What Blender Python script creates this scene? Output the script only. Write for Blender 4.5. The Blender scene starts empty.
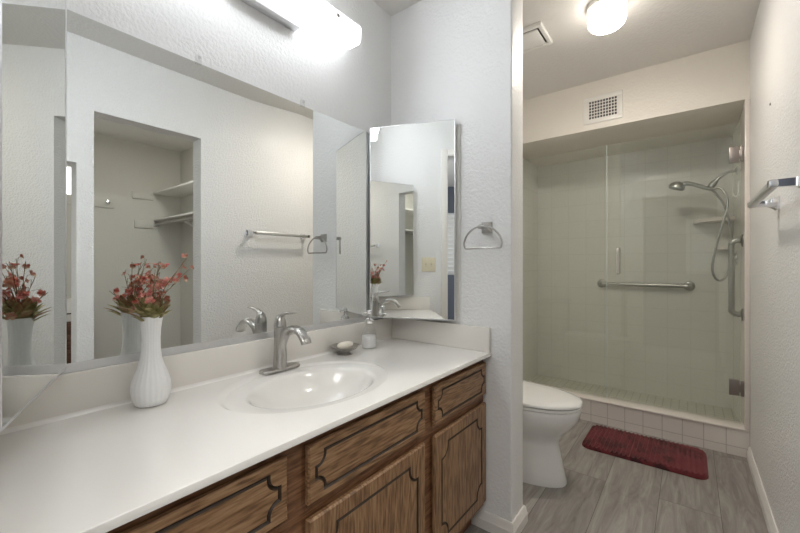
import bpy, bmesh, math, random
from mathutils import Vector, Matrix
from mathutils.geometry import tessellate_polygon

random.seed(7)
SC = bpy.context.scene
COL = SC.collection
PI = math.pi

# ------------------------------------------------------------------ camera, world, large lights, exposure
cam_d = bpy.data.cameras.new('camera')
cam_d.sensor_width = 36.0
cam_d.lens = 374.6 / 800 * 36.0
cam_d.shift_y = -0.0025
cam_d.clip_start = 0.02
cam = bpy.data.objects.new('camera', cam_d)
COL.objects.link(cam)
cam.location = (1.21, 0.0, 1.125)
cam.rotation_euler = (PI / 2, 0, math.radians(37.74))
SC.camera = cam

SC.view_settings.view_transform = 'Standard'
SC.view_settings.look = 'None'
SC.view_settings.gamma = 1.0
SC.view_settings.use_curve_mapping = False
SC.view_settings.exposure = 1.32
SC.cycles.max_bounces = 16
SC.cycles.diffuse_bounces = 8
SC.cycles.glossy_bounces = 10
SC.cycles.transparent_max_bounces = 16
SC.cycles.transmission_bounces = 10

world = bpy.data.worlds.new('sky')
SC.world = world
world.use_nodes = True
wn = world.node_tree.nodes
wn['Background'].inputs[0].default_value = (0.80, 0.88, 1.0, 1)
wn['Background'].inputs[1].default_value = 0.6


def area(name, loc, rot, sx, sy, power, color):
    l = bpy.data.lights.new(name, 'AREA')
    l.shape = 'RECTANGLE'; l.size = sx; l.size_y = sy
    l.energy = power; l.color = color
    o = bpy.data.objects.new(name, l); COL.objects.link(o)
    o.location = loc; o.rotation_euler = rot
    return o


# added unseen fill lights: three in the bedroom, one in the closet
area('bedroom_ceiling_fill', (1.45, -0.75, 2.40), (0, 0, 0), 0.8, 0.8, 9, (1.0, 0.98, 0.95))
area('bedroom_right_fill', (3.45, -1.5, 1.35), (0, PI / 2, 0), 1.5, 1.8, 5, (0.95, 0.98, 1.0))
area('bedroom_left_fill', (0.03, -1.35, 1.45), (0, -PI / 2, 0), 1.6, 1.8, 14, (0.97, 0.98, 1.0))
area('closet_fill', (2.2, 1.25, 2.40), (0, 0, 0), 0.3, 0.3, 4.0, (1.0, 0.97, 0.90))
VANITY_E = 1.0
VANITY_FRONT_E = 28.0
VANITY_BOTTOM_E = 5.0
CEILING_E = 72.0
CEILING_SIDE_E = 4.2

# ------------------------------------------------------------------ materials
def new_mat(name):
    m = bpy.data.materials.new(name); m.use_nodes = True
    return m, m.node_tree.nodes, m.node_tree.links, m.node_tree.nodes['Principled BSDF']


def simple(name, col, rough=0.5, metal=0.0, coat=0.0, spec=0.5):
    m, n, l, b = new_mat(name)
    b.inputs['Base Color'].default_value = (*col, 1)
    b.inputs['Roughness'].default_value = rough
    b.inputs['Metallic'].default_value = metal
    b.inputs['Coat Weight'].default_value = coat
    b.inputs['Specular IOR Level'].default_value = spec
    return m


def coords(n, l, scale=(1, 1, 1), rot=(0, 0, 0)):
    tc = n.new('ShaderNodeTexCoord'); mp = n.new('ShaderNodeMapping')
    mp.inputs['Scale'].default_value = scale
    mp.inputs['Rotation'].default_value = rot
    l.new(tc.outputs['Object'], mp.inputs['Vector'])
    return mp.outputs['Vector']


def paint(name, col, rough=0.45, scale=90, strength=0.25, dist=0.004):
    m, n, l, b = new_mat(name)
    b.inputs['Base Color'].default_value = (*col, 1)
    b.inputs['Roughness'].default_value = rough
    v = coords(n, l)
    t = n.new('ShaderNodeTexNoise'); t.inputs['Scale'].default_value = scale
    t.inputs['Detail'].default_value = 3
    l.new(v, t.inputs['Vector'])
    r = n.new('ShaderNodeValToRGB'); r.color_ramp.elements[0].position = .38; r.color_ramp.elements[1].position = .62
    l.new(t.outputs['Fac'], r.inputs['Fac'])
    bp = n.new('ShaderNodeBump'); bp.inputs['Strength'].default_value = strength; bp.inputs['Distance'].default_value = dist
    l.new(r.outputs['Color'], bp.inputs['Height'])
    l.new(bp.outputs['Normal'], b.inputs['Normal'])
    return m


def swizzle(n, l, order):
    tc = n.new('ShaderNodeTexCoord'); sp = n.new('ShaderNodeSeparateXYZ'); cb = n.new('ShaderNodeCombineXYZ')
    l.new(tc.outputs['Object'], sp.inputs[0])
    for i, a in enumerate(order):
        if a is not None:
            l.new(sp.outputs['XYZ'.index(a)], cb.inputs[i])
    return cb.outputs[0]


def tile(name, order, size, col, grout, rough=0.18, mortar=0.0022, bw=None, shift=(0, 0, 0)):
    m, n, l, b = new_mat(name)
    v0 = swizzle(n, l, order)
    sv = n.new('ShaderNodeVectorMath'); sv.operation = 'SUBTRACT'; sv.inputs[1].default_value = shift
    l.new(v0, sv.inputs[0]); v = sv.outputs[0]
    t = n.new('ShaderNodeTexBrick')
    t.offset = 0.0; t.squash = 1.0
    t.inputs['Scale'].default_value = 1.0
    t.inputs['Color1'].default_value = (*col, 1)
    t.inputs['Color2'].default_value = (*[c * 0.985 for c in col], 1)
    t.inputs['Mortar'].default_value = (*grout, 1)
    t.inputs['Mortar Size'].default_value = mortar
    t.inputs['Mortar Smooth'].default_value = 0.2
    t.inputs['Brick Width'].default_value = bw or size
    t.inputs['Row Height'].default_value = size
    l.new(v, t.inputs['Vector'])
    l.new(t.outputs['Color'], b.inputs['Base Color'])
    bp = n.new('ShaderNodeBump'); bp.invert = True
    bp.inputs['Strength'].default_value = 0.4; bp.inputs['Distance'].default_value = 0.002
    l.new(t.outputs['Fac'], bp.inputs['Height']); l.new(bp.outputs['Normal'], b.inputs['Normal'])
    b.inputs['Roughness'].default_value = rough
    return m


def planks(name):
    m, n, l, b = new_mat(name)
    v = swizzle(n, l, ('Y', 'X', None))
    off = n.new('ShaderNodeVectorMath'); off.operation = 'ADD'; off.inputs[1].default_value = (0.25, 0.0475, 0)
    l.new(v, off.inputs[0])
    t = n.new('ShaderNodeTexBrick'); t.offset = 0.42; t.squash = 1.0
    t.inputs['Scale'].default_value = 1.0
    t.inputs['Color1'].default_value = (0, 0, 0, 1); t.inputs['Color2'].default_value = (1, 1, 1, 1)
    t.inputs['Mortar'].default_value = (0.5, 0.5, 0.5, 1)
    t.inputs['Mortar Size'].default_value = 0.0013
    t.inputs['Brick Width'].default_value = 1.22; t.inputs['Row Height'].default_value = 0.228
    l.new(off.outputs[0], t.inputs['Vector'])
    # grain, shifted from plank to plank
    sc = n.new('ShaderNodeVectorMath'); sc.operation = 'MULTIPLY'; sc.inputs[1].default_value = (2.6, 22, 1)
    l.new(off.outputs[0], sc.inputs[0])
    ad = n.new('ShaderNodeVectorMath'); ad.operation = 'ADD'
    sh = n.new('ShaderNodeVectorMath'); sh.operation = 'MULTIPLY'; sh.inputs[1].default_value = (17, 31, 9)
    l.new(t.outputs['Color'], sh.inputs[0]); l.new(sc.outputs[0], ad.inputs[0]); l.new(sh.outputs[0], ad.inputs[1])
    g = n.new('ShaderNodeTexNoise'); g.inputs['Scale'].default_value = 1.0; g.inputs['Detail'].default_value = 6
    g.inputs['Roughness'].default_value = 0.65; g.inputs['Distortion'].default_value = 1.3
    l.new(ad.outputs[0], g.inputs['Vector'])
    r = n.new('ShaderNodeValToRGB')
    e = r.color_ramp.elements
    e[0].position = 0.28; e[0].color = (0.165, 0.148, 0.135, 1)
    e[1].position = 0.72; e[1].color = (0.40, 0.375, 0.35, 1)
    x = r.color_ramp.elements.new(0.5); x.color = (0.285, 0.262, 0.242, 1)
    l.new(g.outputs['Fac'], r.inputs['Fac'])
    tone = n.new('ShaderNodeMix'); tone.data_type = 'RGBA'; tone.blend_type = 'MULTIPLY'
    tone.inputs['Factor'].default_value = 1.0
    tr = n.new('ShaderNodeValToRGB'); tr.color_ramp.elements[0].color = (.86, .85, .84, 1); tr.color_ramp.elements[1].color = (1.1, 1.09, 1.08, 1)
    l.new(t.outputs['Color'], tr.inputs['Fac'])
    l.new(r.outputs['Color'], tone.inputs['A']); l.new(tr.outputs['Color'], tone.inputs['B'])
    mx = n.new('ShaderNodeMix'); mx.data_type = 'RGBA'
    l.new(t.outputs['Fac'], mx.inputs['Factor']); l.new(tone.outputs['Result'], mx.inputs['A'])
    mx.inputs['B'].default_value = (0.10, 0.088, 0.08, 1)
    l.new(mx.outputs['Result'], b.inputs['Base Color'])
    b.inputs['Roughness'].default_value = 0.42
    bp = n.new('ShaderNodeBump'); bp.inputs['Strength'].default_value = 0.12; bp.inputs['Distance'].default_value = 0.002
    l.new(g.outputs['Fac'], bp.inputs['Height']); l.new(bp.outputs['Normal'], b.inputs['Normal'])
    return m


def oak(name, grain='Z', dark=(0.130, 0.066, 0.030), mid=(0.245, 0.134, 0.064), light=(0.365, 0.222, 0.118)):
    m, n, l, b = new_mat(name)
    if grain == 'Z':
        v = coords(n, l, (1.0, 1.0, 0.10))
    else:
        v = coords(n, l, (1.0, 0.10, 1.0))
    big = n.new('ShaderNodeTexNoise'); big.inputs['Scale'].default_value = 19; big.inputs['Detail'].default_value = 2
    big.inputs['Distortion'].default_value = 0.8
    l.new(v, big.inputs['Vector'])
    mul = n.new('ShaderNodeMath'); mul.operation = 'MULTIPLY'; mul.inputs[1].default_value = 42
    l.new(big.outputs['Fac'], mul.inputs[0])
    sn = n.new('ShaderNodeMath'); sn.operation = 'SINE'; l.new(mul.outputs[0], sn.inputs[0])
    fine = n.new('ShaderNodeTexNoise'); fine.inputs['Scale'].default_value = 180; fine.inputs['Detail'].default_value = 3
    l.new(v, fine.inputs['Vector'])
    a1 = n.new('ShaderNodeMath'); a1.operation = 'MULTIPLY_ADD'; a1.inputs[1].default_value = 0.095
    l.new(sn.outputs[0], a1.inputs[0]); l.new(fine.outputs['Fac'], a1.inputs[2])
    r = n.new('ShaderNodeValToRGB'); e = r.color_ramp.elements
    e[0].position = 0.30; e[0].color = (*dark, 1); e[1].position = 0.72; e[1].color = (*light, 1)
    x = e.new(0.47); x.color = (*mid, 1)
    l.new(a1.outputs[0], r.inputs['Fac']); l.new(r.outputs['Color'], b.inputs['Base Color'])
    b.inputs['Roughness'].default_value = 0.42
    bp = n.new('ShaderNodeBump'); bp.inputs['Strength'].default_value = 0.1; bp.inputs['Distance'].default_value = 0.001
    l.new(a1.outputs[0], bp.inputs['Height']); l.new(bp.outputs['Normal'], b.inputs['Normal'])
    return m


def glass(name, tint, rough=0.0, ior=1.5, boost=1.0):
    m = bpy.data.materials.new(name); m.use_nodes = True
    n = m.node_tree.nodes; l = m.node_tree.links; n.clear()
    out = n.new('ShaderNodeOutputMaterial'); mx = n.new('ShaderNodeMixShader')
    tr = n.new('ShaderNodeBsdfTransparent'); tr.inputs[0].default_value = (*tint, 1)
    gl = n.new('ShaderNodeBsdfGlossy'); gl.inputs['Roughness'].default_value = rough
    gl.inputs[0].default_value = (0.95, 1, 0.97, 1)
    fr = n.new('ShaderNodeLayerWeight'); pw = n.new('ShaderNodeMath'); pw.operation = 'POWER'; pw.inputs[1].default_value = 5
    l.new(fr.outputs['Facing'], pw.inputs[0])
    f0 = ((ior - 1) / (ior + 1)) ** 2
    mu = n.new('ShaderNodeMath'); mu.operation = 'MULTIPLY_ADD'; mu.inputs[1].default_value = (1 - f0) * boost; mu.inputs[2].default_value = f0 * boost; mu.use_clamp = True
    l.new(pw.outputs[0], mu.inputs[0]); l.new(mu.outputs[0], mx.inputs[0])
    l.new(tr.outputs[0], mx.inputs[1]); l.new(gl.outputs[0], mx.inputs[2]); l.new(mx.outputs[0], out.inputs[0])
    return m


def emit(name, col, strength, rough=0.4):
    m, n, l, b = new_mat(name)
    b.inputs['Base Color'].default_value = (0.9, 0.9, 0.9, 1)
    b.inputs['Emission Color'].default_value = (*col, 1)
    b.inputs['Emission Strength'].default_value = strength
    b.inputs['Roughness'].default_value = rough
    return m


def brushed(name, col, rough):
    m, n, l, b = new_mat(name)
    v = coords(n, l, (1, 1, 8))
    t = n.new('ShaderNodeTexNoise'); t.inputs['Scale'].default_value = 300
    l.new(v, t.inputs['Vector'])
    r = n.new('ShaderNodeMapRange'); r.inputs['To Min'].default_value = rough - .05; r.inputs['To Max'].default_value = rough + .07
    l.new(t.outputs['Fac'], r.inputs['Value']); l.new(r.outputs[0], b.inputs['Roughness'])
    b.inputs['Base Color'].default_value = (*col, 1); b.inputs['Metallic'].default_value = 1.0
    return m


def cultured(name, col):
    m, n, l, b = new_mat(name)
    v = coords(n, l)
    t = n.new('ShaderNodeTexNoise'); t.inputs['Scale'].default_value = 4; t.inputs['Detail'].default_value = 4
    t.inputs['Distortion'].default_value = 1.5
    l.new(v, t.inputs['Vector'])
    r = n.new('ShaderNodeValToRGB'); r.color_ramp.elements[0].color = (*[c * .965 for c in col], 1)
    r.color_ramp.elements[1].color = (*col, 1)
    l.new(t.outputs['Fac'], r.inputs['Fac']); l.new(r.outputs['Color'], b.inputs['Base Color'])
    b.inputs['Roughness'].default_value = 0.2
    b.inputs['Coat Weight'].default_value = 0.4; b.inputs['Coat Roughness'].default_value = 0.05
    return m


def velvet(name):
    m, n, l, b = new_mat(name)
    v = coords(n, l)
    t = n.new('ShaderNodeTexNoise'); t.inputs['Scale'].default_value = 9; t.inputs['Detail'].default_value = 3
    t.inputs['Distortion'].default_value = 1.0
    l.new(v, t.inputs['Vector'])
    r = n.new('ShaderNodeValToRGB'); e = r.color_ramp.elements
    e[0].position = .40; e[0].color = (0.035, 0.004, 0.006, 1); e[1].position = .52; e[1].color = (0.130, 0.016, 0.020, 1)
    l.new(t.outputs['Fac'], r.inputs['Fac']); l.new(r.outputs['Color'], b.inputs['Base Color'])
    b.inputs['Roughness'].default_value = 0.9
    b.inputs['Sheen Weight'].default_value = 0.5; b.inputs['Sheen Tint'].default_value = (0.6, 0.25, 0.25, 1)
    f = n.new('ShaderNodeTexNoise'); f.inputs['Scale'].default_value = 420
    l.new(v, f.inputs['Vector'])
    bp = n.new('ShaderNodeBump'); bp.inputs['Strength'].default_value = .7; bp.inputs['Distance'].default_value = .004
    l.new(f.outputs['Fac'], bp.inputs['Height']); l.new(bp.outputs['Normal'], b.inputs['Normal'])
    return m


def leafy(name, a, b_):
    m, n, l, b = new_mat(name)
    v = coords(n, l)
    t = n.new('ShaderNodeTexNoise'); t.inputs['Scale'].default_value = 70
    l.new(v, t.inputs['Vector'])
    r = n.new('ShaderNodeValToRGB'); r.color_ramp.elements[0].position = .35; r.color_ramp.elements[1].position = .65
    r.color_ramp.elements[0].color = (*a, 1); r.color_ramp.elements[1].color = (*b_, 1)
    l.new(t.outputs['Fac'], r.inputs['Fac']); l.new(r.outputs['Color'], b.inputs['Base Color'])
    b.inputs['Roughness'].default_value = .6
    return m


M = {}
M['wall'] = paint('white wall paint', (0.80, 0.80, 0.795), 0.42, 85, 0.30)
M['wall_right'] = paint('semi gloss wall paint', (0.80, 0.795, 0.785), 0.30, 110, 0.5)
M['soffit'] = paint('cream wall paint', (0.78, 0.74, 0.67), 0.45, 85, 0.2)
M['ceiling'] = paint('ceiling paint', (0.74, 0.72, 0.69), 0.7, 60, 0.18)
M['closet'] = paint('closet wall paint', (0.66, 0.65, 0.60), 0.6, 85, 0.2)
M['bedroom'] = paint('bedroom wall paint', (0.10, 0.11, 0.14), 0.6, 85, 0.2)
M['floor'] = planks('grey wood planks')
M['trim'] = simple('white trim enamel', (0.80, 0.775, 0.735), 0.3)
M['tile_xz'] = tile('cream tile back', ('X', 'Z', None), 0.152, (0.76, 0.745, 0.70), (0.68, 0.666, 0.62))
M['tile_yz'] = tile('cream tile side', ('Y', 'Z', None), 0.152, (0.76, 0.745, 0.70), (0.68, 0.666, 0.62))
M['tile_curb'] = tile('pinkish curb tile', ('X', 'Z', None), 0.1045, (0.74, 0.69, 0.65), (0.50, 0.46, 0.43), shift=(0.0225, 0.0505, 0))
M['tile_floor'] = tile('shower floor tile', ('X', 'Y', None), 0.052, (0.66, 0.64, 0.56), (0.45, 0.44, 0.39), 0.3, 0.003)
M['tile_trim'] = simple('bullnose tile', (0.76, 0.70, 0.65), 0.25)
M['counter'] = cultured('cultured marble', (0.84, 0.82, 0.785))
M['splash'] = cultured('cultured marble cream', (0.80, 0.765, 0.715))
M['oak_z'] = oak('oak upright grain', 'Z')
M['oak_y'] = oak('oak lying grain', 'Y')
M['groove'] = simple('dark glazed groove', (0.040, 0.024, 0.014), 0.55)
M['frame_oak'] = oak('oak face frame', 'Y', (0.11, 0.047, 0.02), (0.20, 0.092, 0.042), (0.27, 0.14, 0.07))
M['mirror'] = simple('mirror silver', (0.85, 0.868, 0.858), 0.0, 1.0)
M['chrome'] = simple('chrome', (0.82, 0.82, 0.83), 0.10, 1.0)
M['alum'] = simple('bright aluminium', (0.70, 0.70, 0.71), 0.40, 1.0)
M['nickel'] = brushed('brushed nickel', (0.47, 0.455, 0.435), 0.27)
M['steel'] = brushed('brushed steel', (0.45, 0.44, 0.42), 0.28)
M['bronze'] = brushed('dull hinge nickel', (0.36, 0.32, 0.30), 0.34)
M['satin'] = brushed('bright satin nickel', (0.72, 0.70, 0.67), 0.25)
M['ceramic'] = simple('white ceramic', (0.80, 0.795, 0.78), 0.10, 0, 0.3)
M['milk'] = simple('milk glass', (0.88, 0.88, 0.88), 0.3, 0, 0.3)
M['milk'].node_tree.nodes['Principled BSDF'].inputs['Subsurface Weight'].default_value = 0.4
M['milk'].node_tree.nodes['Principled BSDF'].inputs['Subsurface Radius'].default_value = (.03, .03, .03)
M['plastic'] = simple('white plastic', (0.80, 0.79, 0.76), 0.4)
M['almond'] = simple('almond plastic', (0.72, 0.66, 0.50), 0.4)
M['black'] = simple('gap shade black', (0.02, 0.02, 0.02), 0.6)  # shade of the fan and vent openings put into colour
M['clear'] = glass('clear plastic', (0.95, 0.95, 0.95), 0.03, 1.35)
M['shower_glass'] = glass('green shower glass', (0.955, 0.968, 0.952), 0.0, 1.5, 1.0)
M['glass_edge'] = simple('polished glass edge', (0.62, 0.70, 0.66), 0.2)
M['soap'] = simple('cream soap', (0.80, 0.75, 0.66), 0.45)
M['lotion'] = simple('white lotion', (0.84, 0.83, 0.82), 0.3)
M['rug'] = velvet('burgundy pile')
M['petal'] = leafy('coral petals', (0.80, 0.25, 0.22), (0.92, 0.56, 0.45))
M['petal_pale'] = leafy('faded petals', (0.72, 0.30, 0.24), (0.80, 0.62, 0.46))
M['leaf'] = leafy('olive leaves', (0.30, 0.28, 0.11), (0.60, 0.54, 0.30))
M['leaf_brown'] = leafy('browned leaves', (0.34, 0.18, 0.10), (0.56, 0.42, 0.24))
M['stem'] = leafy('dry stems', (0.20, 0.17, 0.09), (0.36, 0.26, 0.16))
M['diffuser'] = emit('lit acrylic diffuser', (0.93, 0.96, 1.0), VANITY_E)
M['bottom_glow_strip'] = emit('added bottom glow', (0.93, 0.96, 1.0), VANITY_BOTTOM_E)
M['front_glow_strip'] = emit('added front glow', (0.89, 0.945, 1.0), VANITY_FRONT_E)
M['lens'] = emit('lit ceiling lens', (1.0, 0.93, 0.84), CEILING_SIDE_E)
M['lens_bottom'] = emit('lit ceiling lens bottom', (1.0, 0.92, 0.82), CEILING_E)
M['shade'] = emit('sunlit window shade', (0.95, 0.97, 1.0), 1.1)
M['daylight'] = emit('daylight beyond louvres', (0.75, 0.86, 1.0), 0.08)
M['bounce_damper'] = paint('dark bedroom carpet', (0.10, 0.095, 0.09), .95, 300, .5)
M['chest'] = oak('dark chest wood', 'Y', (0.05, 0.025, 0.015), (0.10, 0.05, 0.03), (0.16, 0.08, 0.05))

# ------------------------------------------------------------------ helpers
def world_loc(o):
    v = Vector(o.location)
    while o.parent:
        o = o.parent; v += Vector(o.location)
    return v


def thing(name, label, cat, loc, group=None):
    o = bpy.data.objects.new(name, None); COL.objects.link(o)
    o.location = loc; o.empty_display_size = 0.05
    o['label'] = label; o['category'] = cat
    if group: o['group'] = group
    return o


def obj(name, bm, mats, parent=None, smooth=40, label=None):
    """links the bmesh as ONE mesh object; vertices are given in world space"""
    bmesh.ops.recalc_face_normals(bm, faces=bm.faces)
    if parent:
        bmesh.ops.translate(bm, verts=bm.verts, vec=-world_loc(parent))
    me = bpy.data.meshes.new(name)
    bm.to_mesh(me); bm.free()
    for m in (mats if isinstance(mats, (list, tuple)) else [mats]):
        me.materials.append(m)
    if smooth:
        me.shade_smooth(); me.set_sharp_from_angle(angle=math.radians(smooth))
    o = bpy.data.objects.new(name, me); COL.objects.link(o)
    if parent: o.parent = parent
    if label: o['label'] = label
    return o


def structure(name, bm, mat, smooth=40):
    o = obj(name, bm, mat, None, smooth); o['kind'] = 'structure'
    return o


def single(name, label, cat, bm, mat, smooth=40, group=None):
    o = obj(name, bm, mat, None, smooth)
    # origin at the middle of its base
    xs = [v.co for v in o.data.vertices]
    c = Vector(((min(v.x for v in xs) + max(v.x for v in xs)) / 2, (min(v.y for v in xs) + max(v.y for v in xs)) / 2, min(v.z for v in xs)))
    o.data.transform(Matrix.Translation(-c)); o.location = c
    o['label'] = label; o['category'] = cat
    if group: o['group'] = group
    return o


def B():
    return bmesh.new()


def box(bm, x0, x1, y0, y1, z0, z1, bev=0.0, seg=2, mi=0):
    vs = [bm.verts.new((x, y, z)) for x in (x0, x1) for y in (y0, y1) for z in (z0, z1)]
    fs = [bm.faces.new([vs[i] for i in q]) for q in ((0, 1, 3, 2), (4, 6, 7, 5), (0, 4, 5, 1), (2, 3, 7, 6), (0, 2, 6, 4), (1, 5, 7, 3))]
    for f in fs: f.material_index = mi
    if bev > 0:
        es = list({e for f in fs for e in f.edges})
        r = bmesh.ops.bevel(bm, geom=es, offset=bev, segments=seg, affect='EDGES', profile=0.5)
        for f in r['faces']: f.material_index = mi
    return bm


def obox(bm, p0, p1, thick, z0, z1, bev=0.0, side=1):
    """upright slab from p0 to p1 (plan), thickened to one side"""
    d = (Vector(p1) - Vector(p0)).normalized(); n = Vector((-d.y, d.x)) * side
    pts = [Vector(p0), Vector(p1), Vector(p1) + n * thick, Vector(p0) + n * thick]
    lo = [bm.verts.new((p.x, p.y, z0)) for p in pts]; hi = [bm.verts.new((p.x, p.y, z1)) for p in pts]
    fs = [bm.faces.new(lo[::-1]), bm.faces.new(hi)] + [bm.faces.new((lo[i], lo[(i + 1) % 4], hi[(i + 1) % 4], hi[i])) for i in range(4)]
    if bev:
        bmesh.ops.bevel(bm, geom=list({e for f in fs for e in f.edges}), offset=bev, segments=2, affect='EDGES', profile=.5)
    return bm


def loft(bm, rings, cap0=True, cap1=True, closed=False, mi=0):
    R = [[bm.verts.new(p) for p in r] for r in rings]
    n = len(R[0]); out = []
    pairs = list(zip(R[:-1], R[1:])) + ([(R[-1], R[0])] if closed else [])
    for a, b in pairs:
        for i in range(n):
            j = (i + 1) % n
            out.append(bm.faces.new((a[i], a[j], b[j], b[i])))
    if not closed:
        if cap0: out.append(bm.faces.new(R[0][::-1]))
        if cap1: out.append(bm.faces.new(R[-1]))
    for f in out: f.material_index = mi
    return R


def spline(pts, k=8):
    P = [Vector(p) for p in pts]
    P = [2 * P[0] - P[1]] + P + [2 * P[-1] - P[-2]]
    out = []
    for i in range(1, len(P) - 2):
        for s in range(k):
            t = s / k
            a, b, c, d = P[i - 1:i + 3]
            out.append(0.5 * ((2 * b) + (c - a) * t + (2 * a - 5 * b + 4 * c - d) * t * t + (3 * b - a - 3 * c + d) * t ** 3))
    out.append(P[-2])
    return out


def tube(bm, pts, r, seg=12, caps=True, squash=1.0, closed=False, mi=0, up=None):
    P = [Vector(p) for p in pts]; n = len(P); rings = []
    prev = None
    for i, p in enumerate(P):
        if closed: t = (P[(i + 1) % n] - P[i - 1]).normalized()
        else: t = (P[min(i + 1, n - 1)] - P[max(i - 1, 0)]).normalized()
        if prev is None:
            a = Vector(up) if up else (Vector((0, 0, 1)) if abs(t.z) < .9 else Vector((1, 0, 0)))
            u = (a - t * a.dot(t)).normalized()
        else:
            u = (prev - t * prev.dot(t)).normalized()
        prev = u; w = t.cross(u)
        rr = r[i] if isinstance(r, (list, tuple)) else r
        sq = squash[i] if isinstance(squash, (list, tuple)) else squash
        rings.append([p + (u * math.cos(q) * rr * sq + w * math.sin(q) * rr) for q in [2 * PI * k / seg for k in range(seg)]])
    loft(bm, rings, caps, caps, closed, mi)
    return bm


def lathe(bm, prof, c=(0, 0, 0), axis=(0, 0, 1), seg=32, flute=None, mi=0):
    """prof: (radius, height) along axis from c"""
    ax = Vector(axis).normalized()
    u = Vector((1, 0, 0)) if abs(ax.x) < .9 else Vector((0, 1, 0))
    u = (u - ax * u.dot(ax)).normalized(); w = ax.cross(u); c = Vector(c)
    rings = []
    for r, h in prof:
        ring = []
        for k in range(seg):
            q = 2 * PI * k / seg
            rr = r * (1 + (flute[1] * math.cos(flute[0] * q) if flute else 0))
            ring.append(c + ax * h + u * math.cos(q) * rr + w * math.sin(q) * rr)
        rings.append(ring)
    loft(bm, rings, True, True, False, mi)
    return bm


def poly_prism(bm, pts, axis, a0, a1, bev=0):
    """pts in the plane normal to axis ('x': (y,z), 'y': (x,z), 'z': (x,y))"""
    def mk(p, a):
        return {'x': (a, p[0], p[1]), 'y': (p[0], a, p[1]), 'z': (p[0], p[1], a)}[axis]
    lo = [bm.verts.new(mk(p, a0)) for p in pts]; hi = [bm.verts.new(mk(p, a1)) for p in pts]
    n = len(pts)
    fs = [bm.faces.new(lo[::-1]), bm.faces.new(hi)] + [bm.faces.new((lo[i], lo[(i + 1) % n], hi[(i + 1) % n], hi[i])) for i in range(n)]
    if bev:
        bmesh.ops.bevel(bm, geom=list({e for f in fs for e in f.edges}), offset=bev, segments=2, affect='EDGES', profile=.5)
    return bm


# ------------------------------------------------------------------ the place, metres
XR = 1.4856            # right wall face
YP0, YP1, XP = 1.490, 1.625, 0.634   # partition
CEIL = 2.43
YC, YG, YB, XT = 2.958, 3.03, 3.76, 1.466
HC = 0.7550
HT = 0.0155            # countertop thickness            # countertop
YL = 0.012             # left wall face
SOF = 2.088
CLX, CLY = 3.48, 1.88  # closet back wall and side wall

structure('floor', box(B(), -0.12, 3.6, -3.2, 3.9, -0.1, 0), M['floor'])
structure('floor_bedroom', box(B(), -0.0, 3.48, -3.08, -0.115, 0.0005, 0.012), M['bounce_damper'])  # dark slab added to reduce light bounced off the bedroom floor
structure('ceiling', box(B(), -0.12, 3.6, -3.2, 3.9, CEIL, CEIL + .1), M['ceiling'])
structure('ceiling_vanity', poly_prism(B(), [(-0.11, 2.397), (1.60, 2.397), (2.03, CEIL), (-0.11, CEIL)], 'x', 0, XR + .12), M['ceiling'])
structure('wall_vanity', box(B(), -0.12, 0, -0.12, 3.9, 0, CEIL), M['wall'])
bm = B(); box(bm, 0, XP, YP0, YP1, 0, CEIL)
bmesh.ops.bevel(bm, geom=[e for e in bm.edges if abs(e.verts[0].co.x - XP) < 1e-4 and abs(e.verts[1].co.x - XP) < 1e-4 and abs(e.verts[0].co.z - e.verts[1].co.z) > 1], offset=.008, segments=3, affect='EDGES', profile=.5)
structure('wall_partition', bm, M['wall'])
# right wall: closet opening 0.62-1.21, second opening below 0.544
bm = B()
box(bm, XR, XR + .12, 1.21, YC + .02, 0, CEIL)
box(bm, XR, XR + .12, 0.544, 0.62, 0, CEIL)
box(bm, XR, XR + .12, 0.62, 1.21, 2.0, CEIL)
box(bm, XR, XR + .12, -0.12, 0.544, 1.69, CEIL)
structure('wall_right', bm, M['wall_right'])
# left wall with the doorway the camera stands in
bm = B()
box(bm, -0.12, 0.695, -0.11, YL, 0, CEIL); box(bm, 0.695, 1.50, -0.11, YL, 2.03, CEIL)
box(bm, 1.50, 1.53, -0.11, YL, 0, CEIL)
structure('wall_left', bm, M['wall'])
bm = B()
box(bm, 0.640, 0.695, YL, YL + .014, 0, 2.085, .003); box(bm, 0.695, 1.48, YL, YL + .014, 2.03, 2.085, .003)
structure('trim_1', bm, M['trim'])
# soffit over the shower, shower shell
structure('wall_soffit', box(B(), 0, XR + .12, YC, 3.9, SOF, CEIL), M['soffit'])
structure('wall_shower_back', box(B(), 0, XR + .12, YB, 3.9, 0, SOF), M['tile_xz'])
structure('wall_shower_left', box(B(), 0, .02, YC, YB, 0, SOF), M['tile_yz'])
structure('wall_shower_right', box(B(), XT, XR + .12, YC + .02, YB, 0, SOF), M['tile_yz'])
bm = B(); box(bm, XT - .004, XR, YC - .012, YC + .02, .165, SOF - .003, .005)
structure('trim_2', bm, M['tile_trim'])
structure('floor_shower', box(B(), .02, XT, YG + .06, YB, 0, .035), M['tile_floor'])
bm = B(); box(bm, 0, XR, YC, YG + .06, 0, .150)
structure('wall_shower_curb', bm, M['tile_curb'])
structure('trim_3', box(B(), 0, XR, YC - .007, YG + .065, .150, .165, .006), M['tile_trim'])
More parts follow.
